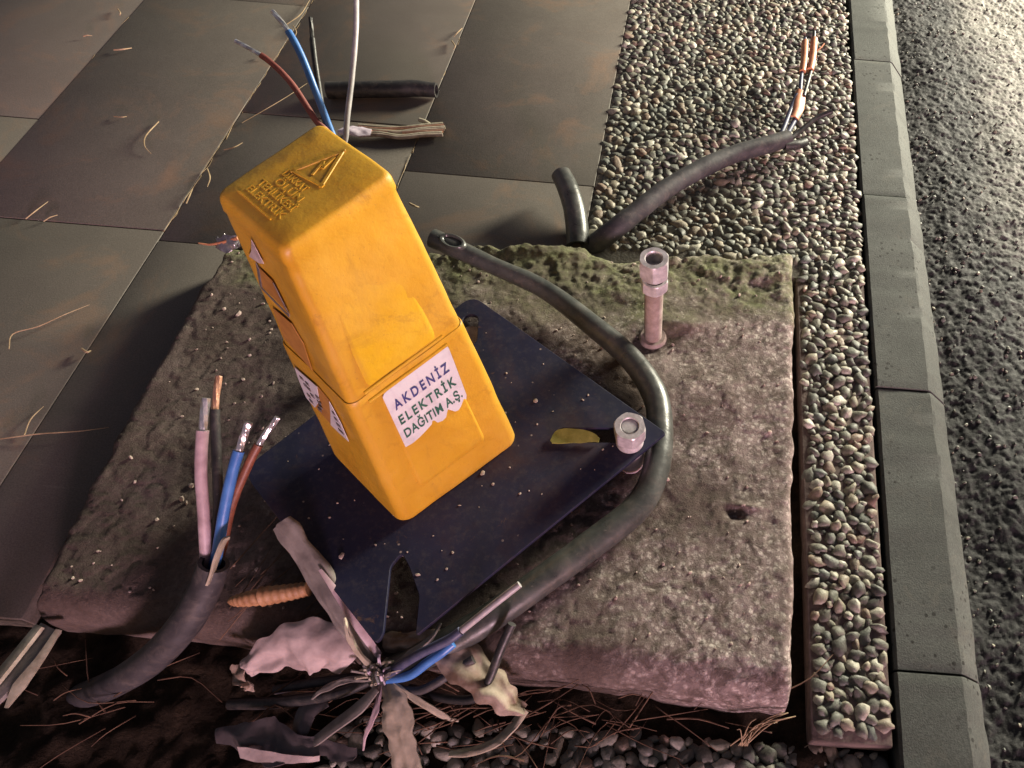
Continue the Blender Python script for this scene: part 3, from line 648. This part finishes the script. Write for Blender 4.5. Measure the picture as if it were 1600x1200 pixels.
def lettering(body, fn, s0, s1, t0, t1, off, mat, parent, spacing=1.0, thick=0, bold=.018):
    V, Fc = text_mesh(body, spacing, bold); x0 = min(v.x for v in V); x1 = max(v.x for v in V)
    P = lambda v: (s0 + (v.x - x0) / (x1 - x0) * (s1 - s0), t0 + v.y / .69 * (t1 - t0))
    W = [fn(*P(v), off + thick) for v in V]
    if thick:
        n = len(V); W += [fn(*P(v), off - .0008) for v in V]; ec = {}
        for f in Fc:
            for i in range(len(f)): e = (f[i], f[(i + 1) % len(f)]); ec[tuple(sorted(e))] = ec.get(tuple(sorted(e)), 0) + 1
        Fc = Fc + [(a_, b_, b_ + n, a_ + n) for (a_, b_), q in ec.items() if q == 1]
    return mobj('lettering', W, Fc, mat, parent, smooth=False)
lettering('AKDENİZ', MF, .262, .735, .441, .474, .0056, M['navy'], ST, 1.45, bold=.026)
lettering('ELEKTRİK', MF, .255, .738, .384, .416, .0056, M['green'], ST, 1.35, bold=.024)
lettering('DAĞITIM A.Ş.', MF, .252, .742, .330, .362, .0056, M['green'], ST, 1.08, bold=.020)
# embossed warning triangle and words on the lid
def tri_bar(p, q, wd, hh=.0009):
    p = Vector(p); q = Vector(q); d = (q - p).normalized(); n_ = Vector((-d.y, d.x)) * wd / 2
    sec = [p - d * wd / 2 - n_, p - d * wd / 2 + n_, q + d * wd / 2 + n_, q + d * wd / 2 - n_]; c_ = (p + q) / 2
    V = [MT(v.x, v.y, -.001) for v in sec] + [MT(*(v + (c_ - v) * .0 - (n_ * .35 if i in (1, 2) else -n_ * .35)), hh) for i, v in enumerate(sec)]
    return V, [(0, 1, 2, 3), (4, 5, 6, 7)] + [(j, (j + 1) % 4, 4 + (j + 1) % 4, 4 + j) for j in range(4)]
V, Fc = [], []
A_, B_, C_ = (.90, .525), (.515, .675), (.565, .34)
for q in [(A_, B_, .04), (B_, C_, .04), (C_, A_, .04), ((.80, .52), (.69, .50), .035), ((.69, .50), (.72, .55), .03), ((.72, .55), (.60, .51), .03)]:
    v, f = tri_bar(*q); Fc += [tuple(k + len(V) for k in g) for g in f]; V += v
mobj('warning_triangle', V, Fc, M['yellow'], BX, sharp=30)
MTt = lambda a_, b_, off=0: MT(b_, 1 - a_, off)           # words run from the far side to the near side, lid edge at their foot
for body, x0, x1, y0, sz in (('DİKKAT', .28, .60, .435, .058), ('ÖLÜM', .30, .66, .345, .064), ('TEHLİKESİ', .20, .70, .255, .064), ('ELEKTRİK', .18, .70, .165, .060)):
    lettering(body, MTt, x0, x1, y0, y0 + sz, 0, M['yellow'], BX, 1.05, .0005, .010)
V, Fc = tri_bar((.115, .84), (.115, .36), .014, .0012); mobj('moulded_line', V, Fc, M['yellow'], BX, sharp=30)
# remains of warning stickers on the shaded side
sticker('sticker_scrap', ML, [(.545, .948), (.66, .90), (.79, .862), (.62, .872), (.50, .890)], .0022, M['pale'], BX)
for q in ([(.695, .86), (.855, .762), (.83, .757), (.68, .845)], [(.855, .764), (.45, .748), (.46, .738), (.85, .752)], [(.45, .75), (.49, .84), (.475, .84), (.43, .75)]): sticker('printed_line', ML, q, .0022, M['print'], BX)
sticker('faded_sticker', ML, [(.70, .845), (.835, .768), (.47, .755), (.50, .84)], .0014, M['fadedor'], BX)
sticker('faded_sticker', ML, [(.80, .70), (.86, .58), (.50, .545), (.42, .66), (.50, .71)], .0014, M['fadedor'], BX)
w1 = sticker('side_sticker', ML, [(.845, .475), (.49, .492), (.60, .40), (.79, .318), (.90, .33), (.88, .42)], .0044, M['sticker'], BX)
w2 = sticker('side_sticker', ML, [(.345, .472), (.30, .40), (.31, .315), (.44, .309), (.575, .306), (.44, .40)], .0044, M['sticker'], BX)
sticker('faded_sticker', ML, [(.49, .492), (.345, .472), (.44, .40), (.575, .306), (.79, .318), (.60, .40)], .0036, M['fadedor'], BX)
for k in range(5):
    tt = .455 - k * .026
    for j in range(3):
        if (k * 3 + j) % 4 == 2: continue
        r0 = .80 - j * .085 + .02 * math.sin(k * 5 + j * 3); sticker('printed_line', ML, [(r0, tt), (r0 - .055, tt + .003), (r0 - .055, tt - .009), (r0, tt - .012)], .0052, M['print'], w1)
for k in range(4): sticker('printed_line', ML, [(.37 + .012 * k, .43 - k * .028), (.335 + .0 * k, .432 - k * .028), (.335, .421 - k * .028), (.37 + .012 * k, .419 - k * .028)], .0052, M['print'], w2)

# ------------------------------------------------------------------ cables
def core(name, pts, r, mat, parent, strip=.03, smat='alu', n=10, per=8):
    """insulated core whose last stretch is bare twisted metal"""
    path = catmull(pts, per); L = 0; k = len(path) - 1
    while k > 1 and L < strip: L += (path[k] - path[k - 1]).length; k -= 1
    ins = path[:k + 1]; V, Fc = sweep(ins, [circ(r * (1 + .05 * mnoise.noise(p * 60)), n) for p in ins]); o = mobj(name, V, Fc, mat, parent, sharp=50)
    if strip > 0:
        bare = path[k:]; bare = catmull(bare, 4) if len(bare) > 1 else bare; secs = []
        for i, p in enumerate(bare):
            ph = i * .28; secs.append([(r * .66 * (1 + .09 * math.cos(6 * th + ph)) * math.cos(th), r * .66 * (1 + .09 * math.cos(6 * th + ph)) * math.sin(th)) for th in [2 * math.pi * q / 24 for q in range(24)]])
        V, Fc = sweep(bare, secs); mobj('bare_strands', V, Fc, M[smat], o, sharp=40)
    return o
# four cores behind the box
T1 = thing('cable', 'cable standing behind yellow box with red, blue, black and white cores fanned out', 'cable', (-.46, .70, .05), 'cut cables')
tube('sheath', [(-.46, .72, -.02), (-.455, .72, .12), (-.45, .715, .27)], .022, M['grey_black'], T1, 8, 16)
core('core', [(-.455, .715, .20), at(530, 240, .37), at(492, 186, .41), at(455, 130, .435), at(420, 95, .45), at(390, 76, .46), at(368, 64, .465)], .0042, M['red'], T1, .036)
core('core', [(-.45, .715, .20), at(535, 250, .36), at(513, 195, .40), at(492, 140, .44), at(470, 85, .47), at(448, 45, .49), at(426, 18, .50)], .0048, M['blue'], T1, .034)
core('core', [(-.45, .72, .20), at(530, 250, .33), at(507, 185, .36), at(497, 130, .38), at(490, 80, .40), at(485, 28, .42)], .0042, M['black'], T1, .03, 'black')
core('core', [(-.445, .715, .20), at(545, 260, .36), at(541, 205, .40), at(550, 120, .44), at(556, 50, .47), at(557, -5, .485), at(560, -40, .49)], .0037, M['white'], T1, .055)
# thick hose looping round the plate to the torn bundle
hz = lambda u, v: (lambda q: slab_z(q.x, q.y) + .019)(at(u, v, .08))
HP = [at(676, 372, .115), at(712, 388, .110)] + [at(u, v, z) for u, v, z in ((770, 415, .100), (850, 452, .092), (925, 508, .088), (985, 560, .085), (1022, 615, .085), (1031, 665, .085), (1026, 728, .085), (998, 790, .083), (925, 850, .082), (850, 905, .082), (770, 962, .078), (690, 1010, .062), (625, 1042, .045), (585, 1056, .03))]
TH = thing('cable', 'thick black hose looping round the plate corner over the concrete block', 'cable', HP[8], 'cut cables')
hose = tube('sheath', HP, [.0165, .0170, .0150, .0165, .0185, .0195, .0205, .0205, .0205, .0205, .0205, .0200, .0195, .0190, .018, .016], M['hose'], TH, 10, 20, .03)
e = HP[1] + Vector((-.002, .0, .016)); d1 = (HP[1] - HP[0]).normalized(); d2 = d1.cross(Vector((0, 0, 1))).normalized(); nn = Vector((0, -.25, .97))
eye = []; n = 20
prof = [(1.35, -.006), (1.35, .001), (1.15, .0045), (.95, .004), (.80, .000), (.70, -.010)]
V = []; Fc = []
for q, dz in prof:
    for k in range(n): th = 2 * math.pi * k / n; V.append(e + d1 * (.019 * q * math.cos(th)) + d2 * (.0115 * q * math.sin(th)) + nn * dz)
for i in range(len(prof) - 1):
    for k in range(n): Fc.append((i * n + k, i * n + (k + 1) % n, (i + 1) * n + (k + 1) % n, (i + 1) * n + k))
Fc.append(tuple((len(prof) - 1) * n + k for k in range(n))); mobj('eye', V, Fc, M['hose'], TH, sharp=50)
# left cable with pink-white, black, blue and brown cores
TL = thing('cable', 'bent black cable at dark left side with white, black, blue and brown cores sticking up', 'cable', at(150, 1075, .0), 'cut cables')
LP = [at(70, 1105, -.10), at(160, 1076, -.02), at(230, 1036, .04), at(285, 980, .09), at(318, 925, .13), at(334, 880, .165)]
tube('sheath', LP, [.017, .0185, .0195, .0195, .0190, .0175], M['grey_black'], TL, 8, 18, .04, .018)
ribbon('peeled_flap', [at(331, 905, .155), at(342, 872, .18), at(351, 848, .195), at(358, 838, .20)], [.026, .024, .014, .002], M['beige'], TL, .9, .0025, (.9, .9, .9), ref=(.6, .3, .7))
z1 = .165
core('core', [at(322, 890, .14), at(321, 860, .17), at(318, 800, .205), at(314, 740, .235), at(316, 680, .265), at(322, 622, .29)], .0068, M['pinkw'], TL, .035)
core('core', [at(330, 890, .14), at(337, 850, .165), at(341, 790, .19), at(338, 700, .22), at(336, 640, .245), at(342, 588, .26)], .0058, M['black'], TL, .042, 'core')
core('core', [at(333, 890, .145), at(340, 862, .17), at(350, 800, .205), at(364, 735, .235), at(378, 690, .255), at(389, 660, .27)], .0064, M['blue'], TL, .034)
core('core', [at(338, 890, .135), at(350, 845, .155), at(362, 790, .175), at(384, 735, .20), at(404, 695, .22), at(434, 652, .24)], .0056, M['brown'], TL, .038)
# long dark cable over the pebbles
TC = thing('cable', 'dark cable lying over the pebbles with orange taped wire ends', 'cable', at(935, 376, 0), 'cut cables')
tube('sheath', [at(915, 392, -.02), at(945, 370, .02), at(990, 335, .038), at(1040, 296, .045), at(1095, 264, .045), at(1150, 240, .042), at(1200, 226, .040), at(1232, 216, .038)], [.0205, .0205, .0200, .0195, .0195, .0190, .0185, .0175], M['grey_black'], TC, 8, 18, .06, .016)
core('core', [at(1215, 222, .038), at(1226, 196, .045), at(1238, 165, .05), at(1245, 148, .055)], .0056, M['dblue'], TC, 0)
core('core', [at(1225, 218, .036), at(1238, 195, .04), at(1250, 170, .045), at(1252, 150, .05)], .0056, M['dblue'], TC, 0)
core('core', [at(1228, 222, .034), at(1250, 205, .040), at(1275, 185, .050), at(1300, 174, .058)], .0060, M['black'], TC, 0)
core('core', [at(1225, 228, .034), at(1246, 226, .030), at(1258, 222, .026)], .0105, M['black'], TC, 0)
ribbon('tape', [at(1240, 182, .050), at(1247, 162, .055), at(1252, 140, .060)], [.030, .040, .028], M['orange'], TC, 2.2, .004, (0,), wav=.003)
core('core', [at(1250, 150, .055), at(1252, 120, .06), at(1256, 95, .065), at(1258, 60, .07)], .0046, M['dblue'], TC, 0)
core('core', [at(1256, 150, .055), at(1264, 122, .06), at(1270, 95, .065), at(1272, 50, .075)], .0046, M['black'], TC, 0)
tube('tape', [at(1254, 113, .062), at(1257, 90, .065), at(1258, 66, .068)], .0090, M['orange'], TC, 6, 10, .1)
tube('tape', [at(1266, 110, .063), at(1270, 88, .066), at(1272, 62, .07)], .0090, M['orange'], TC, 6, 10, .1)
tube('strand', [at(1272, 82, .07), at(1281, 76, .074), at(1288, 68, .078)], .0018, M['orange'], TC, 4, 6)
# short piece of conduit behind the block and cut pipe on the tiles
o = tube('conduit_piece', [at(903, 384, .008), at(902, 358, .020), at(897, 325, .034), at(888, 296, .044), at(877, 273, .048)], [.0225, .0225, .0220, .0215, .0205], M['hose'], None, 8, 20, .02, .016); tag(o, 'short curved black conduit piece standing at far edge of block', 'conduit')
o = tube('cut_pipe', [at(512, 141, .02), at(560, 140, .021), at(625, 139, .021), at(648, 138, .021), at(682, 141, .020)], [.0185, .0185, .0185, .0182, .0160], M['black'], None, 6, 20, .02, .014); tag(o, 'straight cut piece of black pipe lying on the tiles', 'pipe')
# pale twisted bundle next to it
TB = thing('wire_scrap', 'flattened pale twisted wire bundle lying on tiles behind the box', 'wire scrap', at(620, 206, 0))
ribbon('wrapping', [at(528, 204, .018), at(545, 201, .022), at(562, 203, .020), at(580, 205, .016)], [.018, .034, .032, .022], M['clump'], TB, 1.4, .003, (0,), wav=.004)
for k in range(7):
    q = (k - 3) * 2.6
    tube('strand', [at(560, 204 + q, .010), at(590, 205 + q * .8 + 1.5 * math.sin(k), .012), at(625, 207 + q * .9 - 2 * math.sin(k * 2), .011), at(660, 204 + q, .012), at(692 + random.uniform(-3, 4), 202 + q * 1.1, .010)], .0040, M[('beige', 'core', 'beige', 'palebrown', 'core', 'beige', 'palebrown')[k]], TB, 6, 8)
o = tube('stick', [at(655, 187, .012), at(664, 190, .012), at(672, 194, .008)], [.0042, .0045, .0030], M['beige'], None, 4, 8); tag(o, 'short pale stick beside the twisted wire bundle', 'stick')

# ------------------------------------------------------------------ torn bundle at the foot of the block
TT = thing('torn_cable_end', 'frayed cable end at foot of block with grey strips and blue core', 'cable', at(585, 1055, .0), 'cut cables')
def P(*q): return [at(*k) for k in q]
ribbon('sheath_strip', P((586, 1050, .04), (560, 1010, .07), (520, 945, .105), (480, 880, .13), (436, 818, .15)), [.018, .030, .034, .036, .034], M['strip'], TT, 1.6, .0028, (.1, .0, -.1), ref=(-.2, -.3, .9), wav=.003, jag=.35, pleat=.0016, npl=2.3, per=10, m=16)
ribbon('sheath_strip', P((592, 1024, .055), (560, 980, .09), (525, 925, .115), (500, 890, .13)), [.009, .010, .009, .004], M['pinkw'], TT, .5, .002, (.6,), ref=(-.2, -.3, .9))
ribbon('sheath_strip', P((604, 1064, .04), (614, 1095, .045), (622, 1135, .035), (630, 1180, .02), (640, 1230, .0)), [.020, .032, .036, .036, .038], M['beige'], TT, 1.0, .0028, (.1, -.1, .1), ref=(0, -.2, 1), wav=.004, jag=.35, pleat=.0016, npl=2.4, per=10, m=16)
ribbon('sheath_strip', P((588, 1076, .045), (560, 1105, .040), (520, 1135, .026), (488, 1160, .012), (462, 1172, .0)), [.010, .018, .017, .014, .008], M['strip'], TT, .8, .0025, (.3, .5, .3), ref=(0, -.2, 1))
ribbon('sheath_strip', P((512, 1095, .015), (480, 1110, .014), (468, 1140, .010), (462, 1168, .004)), [.014, .030, .026, .010], M['darkfilm'], TT, .9, .0018, (.2,), ref=(0, -.2, 1), wav=.003)
core('core', P((600, 1062, .04), (640, 1055, .06), (668, 1035, .075), (690, 1020, .085), (708, 1005, .09)), .0062, M['blue'], TT, 0)
core('core', P((600, 1058, .045), (650, 1025, .085), (700, 1000, .105), (720, 986, .112)), .0060, M['dblue'], TT, 0)
core('core', P((700, 1002, .10), (740, 970, .12), (780, 938, .135), (812, 913, .145)), .0046, M['white'], TT, 0)
core('core', P((610, 1075, .035), (650, 1080, .04), (680, 1068, .05), (710, 1048, .06), (740, 1030, .068)), .0058, M['grey_black'], TT, 0)
core('core', P((640, 1075, .02), (700, 1092, .03), (745, 1090, .04), (765, 1060, .06), (782, 1015, .085), (800, 975, .105)), .0058, M['black'], TT, 0)
core('core', P((580, 1062, .03), (520, 1085, .022), (430, 1098, .004), (360, 1100, -.02)), .0075, M['black'], TT, 0)
core('core', P((582, 1055, .02), (500, 1065, .012), (430, 1078, -.01)), .006, M['grey_black'], TT, 0)
for q_, wd_, mt_ in ((((584, 1046, .05), (560, 1020, .085), (545, 990, .11), (540, 965, .12)), [.006, .010, .008, .002], 'beige'), (((604, 1050, .05), (640, 1022, .075), (670, 1002, .085), (690, 975, .095)), [.006, .009, .008, .002], 'strip'),
    (((596, 1070, .04), (585, 1110, .035), (572, 1140, .02), (566, 1172, .0)), [.006, .012, .010, .003], 'pinkw'), (((612, 1066, .045), (650, 1095, .04), (690, 1120, .02), (716, 1128, .005)), [.006, .011, .010, .003], 'beige'), (((580, 1060, .045), (540, 1062, .05), (505, 1075, .035), (478, 1098, .015)), [.006, .012, .012, .003], 'strip')):
    ribbon('peeled_strip', P(*q_), wd_, M[mt_], TT, 1.3, .0014, (.2, .6, 1.1), 9, 8, (0, -.2, 1), .4, .003)
for k in range(44):
    a_ = random.uniform(0, 6.28); rr = random.uniform(10, 46); p0 = at(592 + random.uniform(-12, 14), 1050 + random.uniform(-10, 14), .04)
    p2 = at(592 + rr * math.cos(a_), 1050 + rr * .6 * math.sin(a_), .045 + random.uniform(0, .03)); tube('fibre', [p0, (p0 + p2) / 2 + Vector((0, 0, random.uniform(0, .015))), p2], random.uniform(.0009, .0024), M[random.choice(['beige', 'wood', 'clump', 'strip'])], TT, 4, 6)
# pale sheet scraps
o = ribbon('plastic_scrap', P((545, 1040, .05), (515, 1022, .068), (475, 1016, .075), (435, 1022, .068), (402, 1036, .055), (380, 1048, .045)), [.050, .072, .078, .064, .040, .022], M['pale'], None, 1.3, .0014, (-.35, -.25, -.45, -.2), 9, 26, (0, -.35, .94), .38, .008, .0022, 1.4); tag(o, 'crumpled pale pink wrapping scrap left of the frayed cable end', 'plastic scrap')
o = sheet('plastic_scrap', [P((388, 1032, .035), (366, 1036, .042)), P((382, 1052, .045), (360, 1050, .03)), P((392, 1066, .03), (372, 1070, .045)), P((394, 1084, .02), (382, 1080, .025))], M['palebrown'], None, .0022, 6, .009, 45); tag(o, 'small twisted brownish tail of plastic at left end of pale scrap', 'plastic scrap')
o = ribbon('plastic_scrap', P((598, 1006, .05), (640, 1002, .062), (685, 1010, .07), (728, 1035, .07), (765, 1068, .06), (797, 1098, .045), (820, 1110, .032)), [.022, .030, .042, .052, .050, .034, .016], M['palebrown'], None, 1.1, .0014, (.1, -.2, -.4, -.6, -.5, -.2), 9, 24, (0, -.35, .94), .4, .008, .0020, 1.3); tag(o, 'curved pale torn sheet arching right of the frayed cable end', 'plastic scrap')
o = ribbon('torn_strip', P((820, 1108, .03), (800, 1135, .022), (770, 1160, .012), (735, 1174, .006), (702, 1176, .002)), [.012, .014, .015, .012, .010], M['beige'], None, 1.2, .0025, (.2, .5, .3), wav=.003); tag(o, 'narrow pale torn strip lying by the pebbles at bottom of frame', 'plastic scrap')
o = sheet('plastic_scrap', [P((340, 1140, .012), (340, 1160, .010)), P((380, 1128, .016), (378, 1185, .012)), P((430, 1128, .016), (428, 1192, .012)), P((490, 1150, .012), (488, 1188, .008)), P((560, 1170, .008), (556, 1190, .006))], M['darkfilm'], None, .0016, 8, .010, 28); tag(o, 'dark plastic film on the soil at bottom left of frayed cable', 'plastic scrap')
o = sheet('plastic_scrap', [P((372, 1166, .020), (374, 1186, .016)), P((410, 1172, .022), (408, 1192, .018)), P((450, 1180, .018), (450, 1192, .014)), P((500, 1180, .014), (500, 1188, .010))], M['pale'], None, .0016, 6, .003, 30); tag(o, 'flat pale scrap lying on the dark film near bottom edge', 'plastic scrap')
# ribbed pod
PT = P((482, 920, .085), (450, 926, .085), (410, 932, .084), (375, 938, .082), (357, 940, .08)); path = catmull(PT, 14); n = len(path)
secs = []
for i in range(n):
    f = i / (n - 1); r_ = .0150 * (math.sin(math.pi * min(1, max(.02, (1 - f) * 1.15 + .02)) * .5) ** .5 if f > .5 else 1 * (.75 + .5 * f)); r_ *= 1 + .07 * math.cos(i * 1.5708); secs.append(circ(max(r_, .002), 14, .8))
V, Fc = sweep(path, secs); o = mobj('seed_pod', V, Fc, M['pod'], None, sharp=60); tag(o, 'orange brown ribbed seed pod lying by the grey strip', 'seed pod')
# split pale wood at the left edge
TW = thing('wood_strip', 'split pale wooden strip poking out at bottom left corner of block', 'wood strip', at(40, 1040, 0))
ribbon('splinter', P((78, 980, .03), (45, 1020, .028), (5, 1065, .024), (-40, 1110, .02)), [.036, .040, .040, .038], M['strip'], TW, .5, .006, (.2,))
ribbon('splinter', P((62, 978, .036), (28, 1020, .034), (-10, 1066, .030), (-50, 1110, .025)), [.014, .016, .018, .018], M['wood'], TW, .4, .005, (.3,))
ribbon('splinter', P((92, 984, .034), (62, 1030, .033), (30, 1072, .03), (10, 1106, .026)), [.006, .009, .014, .003], M['wood'], TW, .4, .005, (-.3,))
# olive leaf in the slot, foil by the box
o = sheet('leaf', [P((860, 688, .121), (862, 692, .121)), P((872, 672, .124), (876, 693, .121)), P((905, 671, .128), (906, 692, .121)), P((926, 676, .127), (924, 691, .122)), P((937, 685, .124), (935, 691, .122))], M['olive'], None, .0035, 5, .0012, 60); tag(o, 'olive yellow dry leaf lying in the plate slot beside the nut', 'leaf')
o = sheet('foil_scrap', [P((338, 372, .07), (336, 386, .068)), P((348, 366, .085), (352, 392, .07)), P((362, 368, .09), (366, 390, .075)), P((372, 376, .08), (374, 386, .072))], M['foil'], None, .0015, 5, .009, 60); tag(o, 'crumpled silver foil scrap at left of the box behind the block edge', 'foil')
o = tube('wire_offcut', P((372, 372, .085), (350, 378, .078), (328, 382, .075), (310, 380, .078)), [.0035, .003, .002, .001], M['orange'], None, 5, 8); tag(o, 'thin frayed orange wire offcut beside the foil scrap', 'wire scrap')

# ------------------------------------------------------------------ dry needles and stems on the tiles
G = 'dry stems on the tiles'
stems = [
    ('curved dry stem lying alone on the big dark tile', [(248, 190), (228, 212), (226, 228), (236, 240)], .0022),
    ('hooked dry stem beside the tile joint left of the box', [(324, 264), (328, 278), (324, 292)], .0026),
    ('thin dry stem along the joint with a pale tip', [(350, 234), (366, 230), (379, 223)], .0022),
    ('short pale stick piece on the upper left tile', [(178, 78), (192, 77), (206, 75)], .0030),
    ('small pale splinter near upper left joint', [(130, 57), (144, 56)], .0024),
    ('upright dry bit by the upper left joint', [(184, 14), (188, 20), (187, 24)], .0026),
    ('long dry grass stem along the joint above the red core', [(378, 192), (420, 168), (450, 150), (480, 130)], .0014),
    ('dry grass blade over the joint beside the blue core', [(448, 38), (470, 22), (484, 0)], .0020),
    ('curled brown stem under the blue core tip', [(458, 40), (463, 50), (460, 58)], .0022),
    ('dry stem crossing the lower left tile joint', [(0, 686), (60, 678), (120, 674), (170, 668)], .0017),
    ('bent dry stem above the lower left joint', [(38, 680), (48, 655), (68, 635)], .0017),
    ('dry stem with branched tip at left frame edge', [(14, 545), (20, 522), (60, 510), (100, 492), (140, 476)], .0016),
    ('thin dry needle on the dark joint at left', [(40, 342), (55, 330), (75, 315)], .0018),
    ('pale needle near the dark joint at left', [(68, 346), (90, 336)], .0018),
    ('small round seed husk stem by the left block edge', [(128, 545), (136, 550), (142, 548)], .0034),
    ('dry blade lying along the joint above box corner', [(291, 318), (296, 306), (301, 295)], .0024),
    ('small fleck of stem on tile beside shadowed joint', [(178, 182), (190, 183), (198, 182)], .0020),
    ('tiny straw left of the red core', [(404, 88), (412, 92)], .0020),
    ('pale straw on the tile joint right of the black pipe', [(722, 44), (714, 52), (709, 58)], .0022),
    ('dark dry twig across the tile joint above the pipe', [(706, 64), (711, 72), (708, 78)], .0028),
    ('small dark crumb of bark by far block edge', [(640, 318), (648, 322), (655, 324)], .0042)]
for lab, pts, r in stems:
    n = len(pts); q = [at(u, v, .003 + r + (.004 if 0 < i < n - 1 else 0)) for i, (u, v) in enumerate(pts)]
    if len(q) == 2: q.insert(1, (q[0] + q[1]) / 2 + Vector((0, 0, .002)))
    r *= .55; o = tube('dry_stem', q, [r, r * 1.1, r * .5], M['straw'], None, 5, 7); tag(o, lab, 'stem', G)
# joint filled with straw along two tile lines
def straw_mass(name, fn, n, mat, label, r=(.0006, .0014)):
    Vs = []; Fs = []
    for k in range(n):
        pts = fn(); path = catmull(pts, 3); rr = random.uniform(*r); V, Fc = sweep(path, [circ(rr * (1 - .6 * i / len(path)), 4) for i in range(len(path))]); b_ = len(Vs); Vs += V; Fs += [tuple(q + b_ for q in f) for f in Fc]
    o_ = mobj(name, Vs, Fs, mat); o_['kind'] = 'stuff'; o_['label'] = label; return o_
def along():
    x = random.choice([-1.0115, -1.0115, -1.411, -.6125]); y = random.uniform(.98, 1.85); a_ = random.gauss(0, .05); L = random.uniform(.02, .07); p = Vector((x + random.gauss(0, .0012), y, -.001)); d = Vector((math.sin(a_), math.cos(a_), 0)) * L
    return [p - d / 2, p + Vector((random.gauss(0, .002), 0, random.uniform(0, .001))), p + d / 2 + Vector((0, 0, random.uniform(0, .002)))]
straw_mass('joint_straw', along, 60, M['straw'], 'thin straw caught in the tile joints', (.0004, .0010))
def foot():
    u = random.uniform(-40, 1240) if random.random() < .45 else random.uniform(560, 1010); v = random.gauss(1120, 26) + max(0, (900 - u)) * -.03; p = at(u, v, random.uniform(-.02, .012)); a_ = random.gauss(.1, .5) + (math.pi if random.random() < .5 else 0); L = random.uniform(.03, .11); d = Vector((math.cos(a_), math.sin(a_), random.uniform(-.1, .2))) * L
    return [p, p + d * .5 + Vector((0, random.gauss(0, .01), random.uniform(0, .012))), p + d]
straw_mass('dry_needles', foot, 100, M['strawd'], 'tangled dry pine needles along the foot of the block', (.0006, .0015))
def foot2():
    u = random.uniform(1130, 1240); p = at(1150 + random.uniform(-20, 20), 1165, -.02); q = at(u + 20, random.uniform(1108, 1150), .02); return [p, (p + q) / 2 + Vector((0, .008, .008)), q]
straw_mass('dry_grass', foot2, 9, M['straw'], 'few dry grass blades at near right corner of the block')
def foot3():
    u = random.uniform(340, 520); v = random.uniform(880, 1010); p = at(u, v, .06); a_ = random.uniform(.6, 1.4); d = Vector((math.cos(a_), math.sin(a_), random.uniform(0, .3))) * random.uniform(.04, .1); return [p, p + d * .5 + Vector((.004, 0, .006)), p + d]
straw_mass('dry_needles', foot3, 22, M['strawd'], 'few dry needles between the left cable and grey strip', (.0005, .001))
